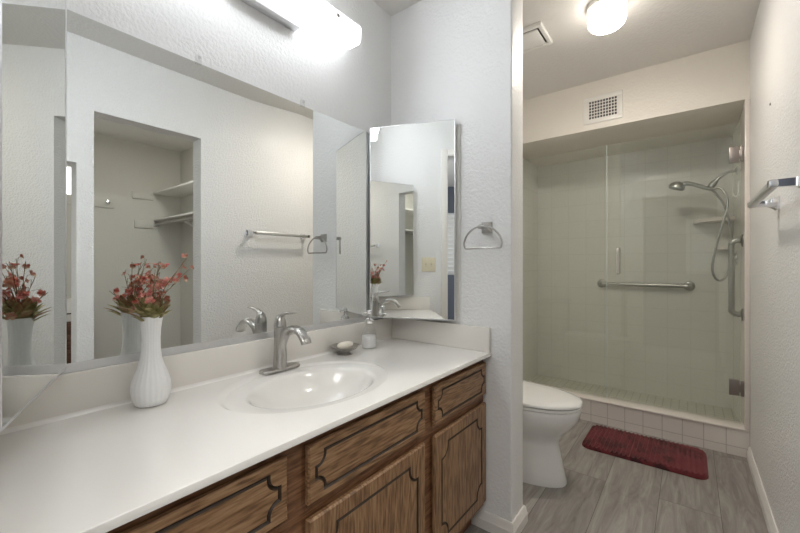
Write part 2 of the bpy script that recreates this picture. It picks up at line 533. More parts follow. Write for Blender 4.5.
# baseboards
def base_prof(h=.072, t=.012):
    return [(0, 0), (t + .003, 0), (t + .003, h * .55), (t, h * .62), (t * .75, h * .9), (t * .35, h), (0, h)]
bm = B(); pr = base_prof()
path = [((0.0, YP0), (0, -1)), ((XP, YP0), (1, -1)), ((XP, YP1), (1, 1)), ((0.0, YP1), (0, 1))]
rings = [[Vector((p[0] + d[0] * q[0], p[1] + d[1] * q[0], q[1])) for q in pr] for p, d in path]
rings = rings[0:4]
R = [[bm.verts.new(v) for v in r] for r in rings]
for a, b_ in zip(R[:-1], R[1:]):
    for i in range(len(pr) - 1):
        bm.faces.new((a[i], a[i + 1], b_[i + 1], b_[i]))
structure('baseboard_partition', bm, M['trim'], 30)
bm = B()
loft(bm, [[Vector((XR - q[0], y, q[1])) for q in pr] for y in (1.21, YC - .007)])
structure('baseboard_right', bm, M['trim'], 30)
# closet shell
bm = B(); box(bm, CLX, CLX + .12, -0.11, CLY + .1, 0, CEIL)
structure('wall_closet_back', bm, M['closet'])
structure('wall_closet_side', box(B(), XR + .12, CLX, CLY, CLY + .1, 0, CEIL), M['closet'])
structure('wall_closet_front', box(B(), 1.53, CLX, -0.11, 0.0, 0, CEIL), M['closet'])
# bedroom shell
bm = B()
box(bm, -.12, 1.15, -3.2, -3.08, 0, CEIL); box(bm, 2.0, 3.6, -3.2, -3.08, 0, CEIL)
box(bm, 1.15, 2.0, -3.2, -3.08, 0, .95); box(bm, 1.15, 2.0, -3.2, -3.08, 2.0, CEIL)
structure('wall_bedroom_back', bm, M['bedroom'])
structure('wall_bedroom_left', box(B(), -.12, 0, -3.08, -.12, 0, CEIL), M['bedroom'])
structure('wall_bedroom_right', box(B(), 3.48, 3.6, -3.08, -.12, 0, CEIL), M['bedroom'])
bm = B(); box(bm, 1.15, 2.0, -3.19, -3.18, .95, 2.0)
w1 = structure('window_1', bm, M['daylight'])
bm = B()
for k in range(14):
    z = .985 + k * .074
    poly_prism(bm, [(-3.15, z - .026), (-3.143, z - .03), (-3.10, z + .026), (-3.107, z + .03)], 'x', 1.19, 1.96)
box(bm, 1.15, 1.19, -3.16, -3.08, .95, 2.0); box(bm, 1.96, 2.0, -3.16, -3.08, .95, 2.0)
box(bm, 1.555, 1.595, -3.155, -3.09, .95, 2.0)
obj('louvre', bm, M['plastic'], w1)

# ------------------------------------------------------------------ wall mirror
t = thing('wall_mirror', 'long frameless wall mirror above the countertop between two angled mirrors', 'mirror', (0, .75, .8605))
obj('mirror_glass', box(B(), .0005, .006, .03, 1.468, .879, 1.750, .0012, 1), M['mirror'], t, 30)
bm = B(); poly_prism(bm, [(.0005, .8605), (.0085, .8605), (.0085, .882), (.0065, .882), (.0065, .8788), (.0005, .8788)], 'y', .03, 1.468)
obj('bottom_channel', bm, M['alum'], t, 30)
for y in (.535, .93):
    bm = B(); box(bm, .0005, .011, y - .009, y + .009, 1.744, 1.772, .002); lathe(bm, [(.004, 0), (.004, .003)], (.011, y, 1.763), (1, 0, 0), 12)
    obj('clip', bm, M['clear'], t)

# ------------------------------------------------------------------ angled mirror cabinets
def mirror_cabinet(label, A, Bp, wall_y, sgn):
    t = thing('mirror_cabinet', label, 'mirror', (.2, wall_y, .876))
    ya, yb = sorted((wall_y, wall_y + sgn * .012))
    obj('body', box(B(), .06, .40, ya, yb, .90, 1.745, .003), M['plastic'], t)
    side = 1 if sgn < 0 else -1     # thickness goes towards the wall
    d = (Vector(Bp) - Vector(A)).normalized(); n = Vector((-d.y, d.x)) * side
    dr = obj('mirror_door', obox(B(), A, Bp, .006, .880, 1.765, 0, side), M['mirror'], t, 30)
    off = lambda p, k: (p[0] + n.x * k, p[1] + n.y * k)
    bm = B()
    obox(bm, off(A, .0062), off(Bp, .0062), .012, .878, 1.767, .002, side)
    e = Vector(Bp) + d * .007
    obox(bm, off(Bp, -.0015), off((e.x, e.y), -.0015), .022, .876, 1.769, .002, side)
    s = Vector(A) - d * .004
    obox(bm, off((s.x, s.y), -.001), off(A, -.001), .018, .876, 1.769, .001, side)
    obox(bm, off(A, -.001), off(Bp, -.001), .018, 1.765, 1.7685, 0, side)
    obox(bm, off(A, -.001), off(Bp, -.001), .018, .8765, .880, 0, side)
    obj('door_frame', bm, M['alum'], dr, 30)
    return t
mirror_cabinet('narrow angled mirror cabinet on the wall above the soap dispenser', (.020, 1.310), (.386, 1.457), YP0, -1)
mirror_cabinet('angled mirror cabinet at the left end of the long mirror', (.033, .2185), (.397, .078), YL, 1)

# ------------------------------------------------------------------ countertop with its oval basin
def counter():
    t = thing('countertop', 'white cultured marble countertop with an oval sink on the oak vanity', 'countertop', (.28, .75, HC - HT))
    x0, x1, y0, y1 = .001, .546, YL + .002, YP0 - .001
    cx, cy = .262, .765
    N = 128
    def rect(q):
        c, s = math.cos(q), math.sin(q)
        k = min(((x1 - cx) / c if c > 0 else (x0 - cx) / c) if abs(c) > 1e-6 else 1e9, ((y1 - cy) / s if s > 0 else (y0 - cy) / s) if abs(s) > 1e-6 else 1e9)
        return cx + c * k, cy + s * k
    qs = sorted([2 * PI * k / N for k in range(N)] + [math.atan2(y - cy, x - cx) % (2 * PI) for x in (x0, x1) for y in (y0, y1)])
    def ell(a, b_, z, dx=0, p=2.0):
        out = []
        for q in qs:
            r = (abs(math.cos(q) / a) ** p + abs(math.sin(q) / b_) ** p) ** (-1 / p)
            out.append((cx + dx + r * math.cos(q), cy + r * math.sin(q), z))
        return out
    def rr(z, inset=0):
        out = []
        for q in qs:
            x, y = rect(q)
            out.append((min(x, x1 - inset), y, z))
        return out
    bm = B()
    rings = [rr(HC - HT), rr(HC - .0015), rr(HC, .0015), rr(HC, .0030),
             ell(.224, .292, HC), ell(.2145, .2805, HC),
             ell(.214, .280, HC), ell(.211, .277, HC - .0015), ell(.208, .274, HC - .0035), ell(.204, .269, HC - .004),
             ell(.162, .222, HC - .004), ell(.153, .212, HC - .007), ell(.148, .205, HC - .014), ell(.141, .196, HC - .030),
             ell(.128, .178, HC - .060), ell(.108, .150, HC - .090), ell(.078, .108, HC - .112), ell(.04, .055, HC - .124), ell(.021, .021, HC - .127)]
    # move the basin a little forward of the faucet deck
    rings = [r if i < 7 else [(p[0] + .024, p[1], p[2]) for p in r] for i, r in enumerate(rings)]
    loft(bm, rings, False, False)
    # underside
    obj('top', bm, M['counter'], t, 50)
    bm = B(); lathe(bm, [(.021, 0), (.023, .003), (.018, .004), (.015, .001)], (cx + .024, cy, HC - .128), (0, 0, 1), 24)
    obj('drain', bm, M['nickel'], t, 30, 'nickel drain ring')
    bm = B(); box(bm, .001, .020, y0, y1, HC, .860, .003)
    obj('backsplash', bm, M['splash'], t)
    bm = B(); box(bm, .020, .543, YP0 - .020, YP0 - .001, HC, .860, .003)
    obj('side_splash', bm, M['splash'], t)
    bm = B(); box(bm, .020, .543, y0, y0 + .019, HC, .860, .003)
    obj('side_splash', bm, M['splash'], t)
    # coved joint between splash and top
    bm = B()
    pr = [(0.020, HC + .009)] + [(.020 + .009 - .009 * math.cos(a), HC + .009 - .009 * math.sin(a)) for a in [PI / 2 * k / 5 for k in range(6)]] + [(.020, HC)]
    poly_prism(bm, pr, 'y', y0 + .019, y1 - .019)
    obj('cove', bm, M['counter'], t, 50)
counter()

# ------------------------------------------------------------------ vanity cabinet
def carved(bm, y0, y1, z0, z1, xf, th, m, e, r):
    """front panel with a notched routed outline, facing +x"""
    P = []
    def arc(c, a0, a1, k=7):
        return [(c[0] + r * math.cos(a0 + (a1 - a0) * i / k), c[1] + r * math.sin(a0 + (a1 - a0) * i / k)) for i in range(k + 1)]
    a, b_, c, d = y0 + m, y1 - m, z0 + m, z1 - m
    # corners: an ear of size e, then a concave quarter circle of radius r
    P = []
    for (cy_, cz_, sy, sz) in ((b_, d, 1, 1), (b_, c, 1, -1), (a, c, -1, -1), (a, d, -1, 1)):
        ctr = (cy_, cz_)
        seg = [(cy_ - sy * r, cz_)]
        for i in range(9):
            q = PI / 2 * i / 8
            seg.append((cy_ - sy * r * math.cos(q) - (sy * e if i == 0 else 0) * 0, cz_ - sz * e - sz * r * math.sin(q)))
        seg.append((cy_, cz_ - sz * (e + r)))
        if sy * sz < 0: seg = seg[::-1]
        P += seg
    # remove doubles
    Q = []
    for p in P:
        if not Q or (Vector(p) - Vector(Q[-1])).length > 1e-4: Q.append(p)
    if (Vector(Q[0]) - Vector(Q[-1])).length < 1e-4: Q.pop()
    n = len(Q)
    area2 = sum(Q[i][0] * Q[(i + 1) % n][1] - Q[(i + 1) % n][0] * Q[i][1] for i in range(n))
    if area2 < 0: Q = Q[::-1]
    def offset(w):
        out = []
        for i in range(n):
            p0, p1, p2 = Vector(Q[i - 1]), Vector(Q[i]), Vector(Q[(i + 1) % n])
            d0 = (p1 - p0).normalized(); d1 = (p2 - p1).normalized()
            nn = Vector((-d0.y - d1.y, d0.x + d1.x))
            nn = nn / max(nn.length, 1e-6)
            k = w / max(.55, nn.dot(Vector((-d0.y, d0.x))))
            out.append(p1 + nn * k)
        return out
    A_, Mid, Bn = offset(-.0048), offset(0), offset(.0040)
    ring = lambda pts, x: [bm.verts.new((x, p[0], p[1])) for p in pts]
    va, vm, vb = ring(A_, xf), ring(Mid, xf - .006), ring(Bn, xf - .0008)
    for u, w in ((va, vm), (vm, vb)):
        for i in range(n):
            f = bm.faces.new((u[i], u[(i + 1) % n], w[(i + 1) % n], w[i])); f.material_index = 1
    for tri in tessellate_polygon([[Vector((p[0], p[1], 0)) for p in Bn]]):
        bm.faces.new([vb[i] for i in tri])
    rc = [(y0 + .004, z0 + .004), (y1 - .004, z0 + .004), (y1 - .004, z1 - .004), (y0 + .004, z1 - .004)]
    vr = [bm.verts.new((xf, *p)) for p in rc]
    allv = vr + va
    for tri in tessellate_polygon([[Vector((p[0], p[1], 0)) for p in rc], [Vector((p[0], p[1], 0)) for p in A_]]):
        bm.faces.new([allv[i] for i in tri])
    ro = [(y0, z0), (y1, z0), (y1, z1), (y0, z1)]
    v1 = [bm.verts.new((xf - .005, *p)) for p in ro]; v2 = [bm.verts.new((xf - th, *p)) for p in ro]
    for u, w in ((vr, v1), (v1, v2)):
        for i in range(4): bm.faces.new((u[i], u[(i + 1) % 4], w[(i + 1) % 4], w[i]))
    bm.faces.new(v2)
    return bm

t = thing('vanity_cabinet', 'brown oak vanity cabinet with carved door and drawer fronts under the countertop', 'cabinet', (.27, .75, 0))
XF = .510
bm = B(); box(bm, .002, XF - .02, YL + .002, YP0 - .001, .095, HC - HT - .0005 - .14); box(bm, .002, .02, YL + .002, YP0 - .001, .5, HC - HT - .0005)
obj('carcass', bm, M['frame_oak'], t)
obj('toe_kick', box(B(), .35, .46, YL + .002, YP0 - .001, 0, .095), M['frame_oak'], t)
bm = B()
x0, x1 = XF - .02, XF
for (a, b_) in ((YL + .002, .055), (.468, .550), (.992, 1.084), (1.446, YP0 - .001)):
    box(bm, x0, x1, a, b_, .095, HC - HT - .0005, .001, 1)
ys = ((.055, .468), (.550, .992), (1.084, 1.446))
for (a, b_) in ys:
    for (c, d) in ((.095, .145), (.525, .598), (.695, HC - HT - .0005)):
        box(bm, x0, x1, a, b_, c, d, .001, 1)
obj('face_frame', bm, M['frame_oak'], t, 30)
for (y0, y1) in ((.070, .488), (.543, 1.014), (1.072, 1.474)):
    bm = carved(B(), y0, y1, .128, .543, XF + .0205, .0145, .045, .008, .042)
    obj('door', bm, [M['oak_z'], M['groove']], t, 30)
    bm = carved(B(), y0, y1, .578, .712, XF + .0205, .0145, .022, .006, .026)
    obj('drawer_front', bm, [M['oak_y'], M['groove']], t, 30)

# ------------------------------------------------------------------ faucet
FX, FY = .066, .787
t = thing('faucet', 'brushed nickel single-lever faucet behind the oval sink', 'faucet', (FX, FY, HC))
bm = B()
ring = []
def stadium(hl, r, z, k=10):
    out = []
    for i in range(k + 1):
        q = PI * i / k; out.append((FX + r * math.cos(q), FY + hl + r * math.sin(q), z))
    for i in range(k + 1):
        q = PI + PI * i / k; out.append((FX + r * math.cos(q), FY - hl + r * math.sin(q), z))
    return out
zb = HC + .0003
loft(bm, [stadium(.054, .025, zb), stadium(.054, .025, zb + .006), stadium(.053, .0235, zb + .0085)])
obj('base_plate', bm, M['nickel'], t, 40)
bm = B()
# column that sweeps forward into the spout
tube(bm, [(FX, FY, HC + .007), (FX, FY, HC + .03), (FX, FY, HC + .07), (FX, FY, HC + .11), (FX, FY, HC + .150)], [.026, .0235, .0215, .0205, .021], 24)
obj('column', bm, M['nickel'], t, 50)
bm = B()
sp = spline([(FX + .006, FY, HC + .035), (FX + .012, FY, HC + .085), (FX + .035, FY, HC + .130), (FX + .072, FY, HC + .151), (FX + .110, FY, HC + .146), (FX + .138, FY, HC + .122), (FX + .145, FY, HC + .108)], 6)
n = len(sp)
tube(bm, sp, [.012 + .008 * min(1, i / (n * .5)) for i in range(n)], 20, True, [1.0 - .42 * min(1, i / (n * .6)) for i in range(n)], up=(1, 0, 0))
obj('spout', bm, M['nickel'], t, 60)
bm = B()
lathe(bm, [(.0212, 0), (.0212, .004), (.0195, .018), (.014, .034), (.006, .043), (.001, .045)], (FX, FY, HC + .152), (0, 0, 1), 24)
lv = spline([(FX, FY, HC + .165), (FX + .006, FY, HC + .186), (FX + .022, FY, HC + .198), (FX + .052, FY, HC + .203), (FX + .083, FY, HC + .205)], 6)
n = len(lv)
tube(bm, lv, [.012 - .005 * i / n for i in range(n)], 14, True, [.9 - .45 * i / n for i in range(n)], up=(1, 0, 0))
obj('lever', bm, M['nickel'], t, 60)

# ------------------------------------------------------------------ vase and flowers
VX, VY = .079, .382
t = thing('vase', 'white milk glass bud vase with a fluted round base on the countertop', 'vase', (VX, VY, HC))
bm = B()
out = [(.027, 0), (.036, .003), (.0425, .018), (.046, .040), (.0445, .060), (.0385, .080), (.0305, .100), (.0245, .122), (.0215, .148), (.021, .175), (.0225, .198), (.025, .218), (.0275, .232)]
inn = [(.0255, .233), (.0225, .218), (.0200, .198), (.0185, .175), (.018, .150)]
lathe(bm, out + inn, (VX, VY, HC + .0005), (0, 0, 1), 96, (22, .012))
obj('body', bm, M['milk'], t, 60)

def blossom_mesh(nm, mat, s, seed):
    rnd = random.Random(seed)
    bm = B()
    for k in range(5):
        q = 2 * PI * k / 5 + rnd.uniform(-.2, .2); c, si = math.cos(q), math.sin(q)
        L = s * rnd.uniform(.8, 1.1); W = s * .38; cup = rnd.uniform(.25, .7)
        rows = []
        for tt, ww in ((.08, .25), (.35, .8), (.7, 1.0), (.95, .5)):
            rad = L * tt; z = cup * s * tt ** 1.6
            rows.append([(c * rad - si * W * ww * u, si * rad + c * W * ww * u, z + abs(u) * .12 * s) for u in (-1, 0, 1)])
        V = [[bm.verts.new(p) for p in r] for r in rows]
        for a, b_ in zip(V[:-1], V[1:]):
            for i in range(2): bm.faces.new((a[i], a[i + 1], b_[i + 1], b_[i]))
    bmesh.ops.solidify(bm, geom=list(bm.faces), thickness=.0006)
    lathe(bm, [(s * .10, -.1 * s), (s * .14, .12 * s), (s * .05, .35 * s)], (0, 0, 0), (0, 0, 1), 8)
    me = bpy.data.meshes.new(nm); bm.to_mesh(me); bm.free()
    me.materials.append(mat); me.shade_smooth()
    return me
BL = [blossom_mesh('blossom', M['petal'], .0125, 1), blossom_mesh('blossom', M['petal'], .0108, 2), blossom_mesh('blossom', M['petal_pale'], .0115, 3), blossom_mesh('blossom', M['petal_pale'], .0095, 4)]

VT = Vector((VX, VY, HC + .226))
t = thing('flower_bunch', 'bunch of faded coral flowers with olive leaves in the white vase', 'flowers', VT - Vector((0, 0, .08)))
rvec, bvec, uvec = Vector((.791, .612, 0)), Vector((-.612, .791, 0)), Vector((0, 0, 1))
# tips: right, back (away from the viewer), up
SPR = [((.092, .005, .160), 6), ((.086, .02, .128), 6), ((.012, .02, .152), 5), ((.030, -.03, .115), 4), ((-.012, .035, .130), 4), ((-.040, .03, .075), 3), ((-.075, .055, .035), 2), ((-.015, -.05, .070), 3), ((.028, -.01, .152), 4), ((-.03, .085, .125), 4)]
for (a, b_, c), nb in SPR:
    tip = VT + rvec * a + bvec * b_ + uvec * c
    base = VT + (rvec * a + bvec * b_) * .05 - uvec * .075
    mid = VT + rvec * a * .35 + bvec * b_ * .35 + uvec * c * .48
    pts = spline([base, VT + (rvec * a + bvec * b_) * .12, mid, tip], 6)
    bm = B(); n = len(pts)
    tube(bm, pts, [.0016 - .0009 * i / n for i in range(n)], 6)
    buds = []
    for k in range(nb):
        i = int(n * (.56 + .44 * (k + .5) / nb)); i = min(i, n - 1)
        d = Vector((random.uniform(-1, 1), random.uniform(-1, 1), random.uniform(-.3, 1))).normalized()
        p = pts[i] + d * random.uniform(.007, .017)
        tube(bm, [pts[max(0, i - 2)], (pts[i] + p) / 2, p], [.0007, .0006, .0006], 5)
        buds.append((p, d))
    # a dry bare tendril
    d = Vector((random.uniform(-1, 1), random.uniform(-1, 1), .5)).normalized()
    tube(bm, spline([mid, mid + d * .03, mid + d * .055 + Vector((0, 0, -.004))], 4), .0004, 4)
    s = obj('stem', bm, M['stem'], t, 60)
    for k, (p, d) in enumerate(buds):
        o = bpy.data.objects.new('blossom', BL[(k + nb) % 4]); COL.objects.link(o); o.parent = s
        o.location = p - world_loc(t)
        o.rotation_euler = d.to_track_quat('Z', 'Y').to_euler()
for k in range(38):
    q = 2.399963 * k + random.uniform(-.2, .2)
    L = random.uniform(.040, .064); el = random.uniform(.6, 1.35)
    dirv = Vector((math.cos(q), math.sin(q), 0)); sv = Vector((-math.sin(q), math.cos(q), 0))
    base = VT + dirv * .016 + uvec * random.uniform(-.012, .014)
    bm = B(); V = []
    for i in range(7):
        tt = i / 6; w = .0105 * math.sin(PI * min(1, tt * .9 + .08)) ** .8
        p = base + dirv * (L * tt * math.cos(el)) + uvec * (L * (tt * math.sin(el) - .22 * tt * tt * math.cos(el)))
        V.append([bm.verts.new(p - sv * w + uvec * w * .35), bm.verts.new(p), bm.verts.new(p + sv * w + uvec * w * .35)])
    for a, b_ in zip(V[:-1], V[1:]):
        for i in range(2): bm.faces.new((a[i], a[i + 1], b_[i + 1], b_[i]))
    bmesh.ops.solidify(bm, geom=list(bm.faces), thickness=.0006)
    obj('leaf', bm, M['leaf'] if k % 4 else M['leaf_brown'], t, 60)

# ------------------------------------------------------------------ soap dish, soap, dispenser
DX, DY = .0825, 1.087
bm = B()
lathe(bm, [(.030, 0), (.031, .003), (.020, .007), (.018, .012), (.034, .017), (.048, .024), (.058, .032), (.0605, .0345), (.0585, .0345), (.046, .027), (.030, .021), (.001, .019)], (DX, DY, HC + .0003), (0, 0, 1), 40)
single('soap_dish', 'round pewter soap dish on a foot behind the sink', 'soap dish', bm, M['nickel'], 50)
bm = B()
rings = []
for k in range(9):
    a = -PI / 2 + PI * k / 8
    rings.append([(DX + .024 * (math.cos(a) ** .55 if math.cos(a) > 1e-6 else .02) * math.cos(q), DY + .040 * (math.cos(a) ** .55 if math.cos(a) > 1e-6 else .02) * math.sin(q), HC + .0365 + .013 * math.sin(a)) for q in [2 * PI * i / 28 for i in range(28)]])
loft(bm, rings)
single('soap_bar', 'cream oval soap bar lying in the pewter soap dish', 'soap', bm, M['soap'], 60)
PX, PY = .082, 1.232
t = thing('soap_dispenser', 'clear soap pump bottle half full of white lotion beside the side splash', 'soap dispenser', (PX, PY, HC))
bm = B(); lathe(bm, [(.031, .0005), (.034, .004), (.034, .060), (.031, .072), (.022, .088), (.0165, .100), (.0155, .112), (.0135, .112), (.0145, .100), (.020, .087), (.029, .070), (.0315, .060), (.0315, .006), (.029, .004)], (PX, PY, HC), (0, 0, 1), 32)
obj('bottle', bm, M['clear'], t, 50)
bm = B(); lathe(bm, [(.028, .0045), (.031, .0065), (.031, .054), (.030, .056)], (PX, PY, HC), (0, 0, 1), 32)
obj('lotion', bm, M['lotion'], t, 50, 'white lotion filling the lower half')
bm = B(); lathe(bm, [(.0175, .108), (.0185, .110), (.0185, .126), (.012, .130), (.0055, .132), (.0055, .148), (.010, .150), (.0115, .153), (.0115, .164), (.006, .168)], (PX, PY, HC), (0, 0, 1), 24)
tube(bm, [(PX, PY, HC + .158), (PX - .006, PY - .03, HC + .158), (PX - .008, PY - .043, HC + .152)], [.005, .004, .0035], 10)
obj('pump', bm, M['chrome'], t, 40, 'chrome pump top')

# ------------------------------------------------------------------ vanity light
t = thing('vanity_light', 'long lit white acrylic light bar above the long mirror', 'light', (0, .77, 2.02))
bm = B(); box(bm, .0005, .040, .62, .895, 2.022, 2.19, .004)
obj('canopy', bm, M['alum'], t, 30, 'silver backplate')
bm = B()
pr = [(.022, 2.066), (.088, 2.066), (.100, 2.078), (.102, 2.135), (.094, 2.146), (.022, 2.152)]
poly_prism(bm, pr, 'y', .20, 1.165, .006)
obj('diffuser', bm, M['diffuser'], t, 50)
bm = B(); poly_prism(bm, [(.1008, 2.082), (.1020, 2.082), (.1034, 2.132), (.1022, 2.132)], 'y', .36, .98)
obj('front_glow_strip', bm, M['front_glow_strip'], t, 30)  # added glowing strip, throws light on the right wall
bm = B(); box(bm, .055, .088, .24, 1.08, 2.0640, 2.0655)
obj('bottom_glow_strip', bm, M['bottom_glow_strip'], t, 30)  # glow strip added under the diffuser to brighten the countertop
for y in (.51, 1.027):
    bm = B(); lathe(bm, [(.008, -.001), (.008, .004), (.004, .007)], (.1030, y, 2.115), (1, 0, 0), 12)
    obj('screw', bm, M['bronze'], t, 40, 'dark finial screw')

# ------------------------------------------------------------------ ceiling lamp, fan, register
t = thing('ceiling_lamp', 'lit round drum lamp on the ceiling above the toilet', 'lamp', (.880, 2.12, CEIL))
bm = B(); lathe(bm, [(.091, 0), (.091, -.022), (.085, -.026)], (.880, 2.12, CEIL - .0003), (0, 0, 1), 40)
obj('base_ring', bm, M['plastic'], t, 40)
bm = B(); lathe(bm, [(.084, -.024), (.086, -.030), (.086, -.085), (.082, -.098), (.076, -.104), (.001, -.1042)], (.880, 2.12, CEIL), (0, 0, 1), 40)
obj('lens', bm, M['lens'], t, 50)
bm = B(); lathe(bm, [(.076, -.1045), (.070, -.110), (.055, -.114), (.035, -.117), (.001, -.118)], (.880, 2.12, CEIL), (0, 0, 1), 40)
obj('lens_bottom', bm, M['lens_bottom'], t, 50)

t = thing('exhaust_fan', 'square white exhaust fan cover on the ceiling above the toilet tank', 'fan', (.45, 2.155, CEIL))
bm = B(); x0, x1, y0, y1 = .335, .580, 2.045, 2.265; z1 = CEIL - .0004; z0 = CEIL - .022
w = .022
box(bm, x0, x1, y0, y0 + w, z0, z1, .004); box(bm, x0, x1, y1 - w, y1, z0, z1, .004)
box(bm, x0, x0 + w, y0 + w - .005, y1 - w + .005, z0, z1, .004); box(bm, x1 - w, x1, y0 + w - .005, y1 - w + .005, z0, z1, .004)
obj('cover_frame', bm, M['plastic'], t, 40)
obj('cover_panel', box(B(), x0 + w + .009, x1 - w - .009, y0 + w + .009, y1 - w - .009, z0 - .003, z0 + .006, .003), M['plastic'], t, 40)
obj('painted_slot_shade', box(B(), x0 + w - .002, x1 - w + .002, y0 + w - .002, y1 - w + .002, z0 + .012, z1), M['black'], t, 40, 'black filler painted as shade around the panel')  # black filler stands in for the shade in the slot

t = thing('air_vent', 'small white square-holed air register on the wall above the shower', 'vent', (.725, YC, 2.13))
x0, x1, z0, z1 = .602, .846, 2.130, 2.322
gx0, gx1, gz0, gz1 = .636, .814, 2.160, 2.290
yf, yk = YC - .008, YC - .0005
bm = B()
box(bm, x0, x1, yf, yk, gz1, z1, .0025); box(bm, x0, x1, yf, yk, z0, gz0, .0025)
box(bm, x0, gx0, yf, yk, gz0 - .002, gz1 + .002, .0025); box(bm, gx1, x1, yf, yk, gz0 - .002, gz1 + .002, .0025)
obj('frame', bm, M['trim'], t, 40)
bm = B(); nx, nz = 10, 6
for i in range(nx + 1):
    x = gx0 + (gx1 - gx0) * i / nx; box(bm, x - .0027, x + .0027, yf + .001, yk - .001, gz0, gz1)
for i in range(nz + 1):
    z = gz0 + (gz1 - gz0) * i / nz; box(bm, gx0, gx1, yf + .0015, yk - .0012, z - .0027, z + .0027)
obj('grille', bm, M['trim'], t, 30)
obj('painted_duct_shade', box(B(), gx0, gx1, yk - .0009, yk), M['black'], t) if False else obj('painted_duct_shade', box(B(), gx0, gx1, yk - .001, yk, gz0, gz1), M['black'], t, 30, 'black sheet painted as duct shade behind the grille')  # flat black sheet, the darkness of the duct painted on

# ------------------------------------------------------------------ towel ring and towel bar
t = thing('towel_ring', 'nickel D-shaped towel ring on the partition wall beside the mirror cabinet', 'towel ring', (.527, YP0, 1.28))
bm = B()
loft(bm, [[(.527 + sx * a, y, 1.282 + sz * a) for sx, sz in ((-1, -1), (1, -1), (1, 1), (-1, 1))] for a, y in ((.0235, YP0 - .0005), (.0235, YP0 - .006), (.019, YP0 - .010), (.009, YP0 - .030), (.009, YP0 - .058))])
tube(bm, [(.512, YP0 - .052, 1.282), (.542, YP0 - .052, 1.282)], .009, 12)
obj('mount', bm, M['nickel'], t, 30)
bm = B(); yr = YP0 - .052
pts = spline([(.448, yr, 1.197), (.445, yr, 1.218), (.460, yr, 1.252), (.495, yr, 1.278), (.528, yr, 1.283), (.565, yr, 1.276), (.598, yr, 1.250), (.614, yr, 1.218), (.611, yr, 1.197)], 6)
tube(bm, pts + [Vector((.606, yr, 1.193)), Vector((.453, yr, 1.193))], .0042, 10, closed=True)
obj('ring', bm, M['nickel'], t, 50)

XB = XR - .078; ZB = 1.366
t = thing('towel_bar', 'chrome towel bar with square posts on the right wall', 'towel bar', (XR, 1.85, ZB))
for y in (1.568, 2.072):
    bm = B()
    loft(bm, [[(x, y + sy * a, ZB + sz * a) for sy, sz in ((-1, -1), (1, -1), (1, 1), (-1, 1))] for a, x in ((.026, XR - .0005), (.026, XR - .007), (.020, XR - .014), (.0115, XR - .034), (.0105, XB - .012))])
    obj('post', bm, M['chrome'], t, 30)
bm = B(); box(bm, XB - .012, XB + .012, 1.556, 2.084, ZB - .012, ZB + .012, .006, 3)
obj('bar', bm, M['alum'], t, 30)
bm = B(); lathe(bm, [(.006, -.0004), (.006, .003), (.002, .004)], (XR, 2.26, 1.818), (-1, 0, 0), 12)
single('wall_anchor', 'tiny brass screw anchor high on the right wall near the shower', 'screw', bm, M['bronze'])

# ------------------------------------------------------------------ toilet
TY = 2.03
t = thing('toilet', 'white ceramic toilet with closed lid behind the partition wall', 'toilet', (.4, TY, 0))
def egg(xb, xf, hw, z, n=48, dy=0):
    cx = xb + (xf - xb) * .42; out = []
    for k in range(n):
        q = 2 * PI * k / n; c, s = math.cos(q), math.sin(q)
        a = (xf - cx) if c > 0 else (cx - xb)
        out.append((cx + a * (abs(c) ** .92) * (1 if c > 0 else -1), TY + hw * (abs(s) ** .92) * (1 if s > 0 else -1), z))
    return out
bm = B()
loft(bm, [egg(.16, .712, .122, .001), egg(.16, .715, .123, .012), egg(.17, .702, .117, .06), egg(.18, .688, .110, .13), egg(.19, .676, .106, .195), egg(.195, .678, .112, .225), egg(.195, .705, .136, .262), egg(.195, .745, .163, .305), egg(.195, .772, .179, .345), egg(.195, .780, .184, .375), egg(.195, .779, .183, .392), egg(.20, .772, .177, .397)])
obj('bowl', bm, M['ceramic'], t, 60)
bm = B(); loft(bm, [egg(.215, .778, .181, .3985), egg(.21, .784, .186, .402), egg(.21, .784, .186, .410), egg(.215, .780, .182, .4135)])
obj('seat', bm, M['ceramic'], t, 40)
bm = B(); loft(bm, [egg(.215, .779, .181, .4165), egg(.21, .786, .187, .420), egg(.21, .786, .187, .430), egg(.215, .779, .181, .436), egg(.24, .73, .15, .443), egg(.30, .62, .09, .447), egg(.40, .50, .02, .448)])
obj('lid', bm, M['ceramic'], t, 50)
obj('tank', box(B(), .012, .205, TY - .22, TY + .22, .390, .735, .02, 3), M['ceramic'], t, 40)
obj('tank_lid', box(B(), .006, .215, TY - .228, TY + .228, .736, .770, .01, 3), M['ceramic'], t, 40)
bm = B(); tube(bm, [(.206, TY - .15, .68), (.225, TY - .15, .68), (.228, TY - .10, .675)], .006, 8)
obj('flush_lever', bm, M['chrome'], t, 40)

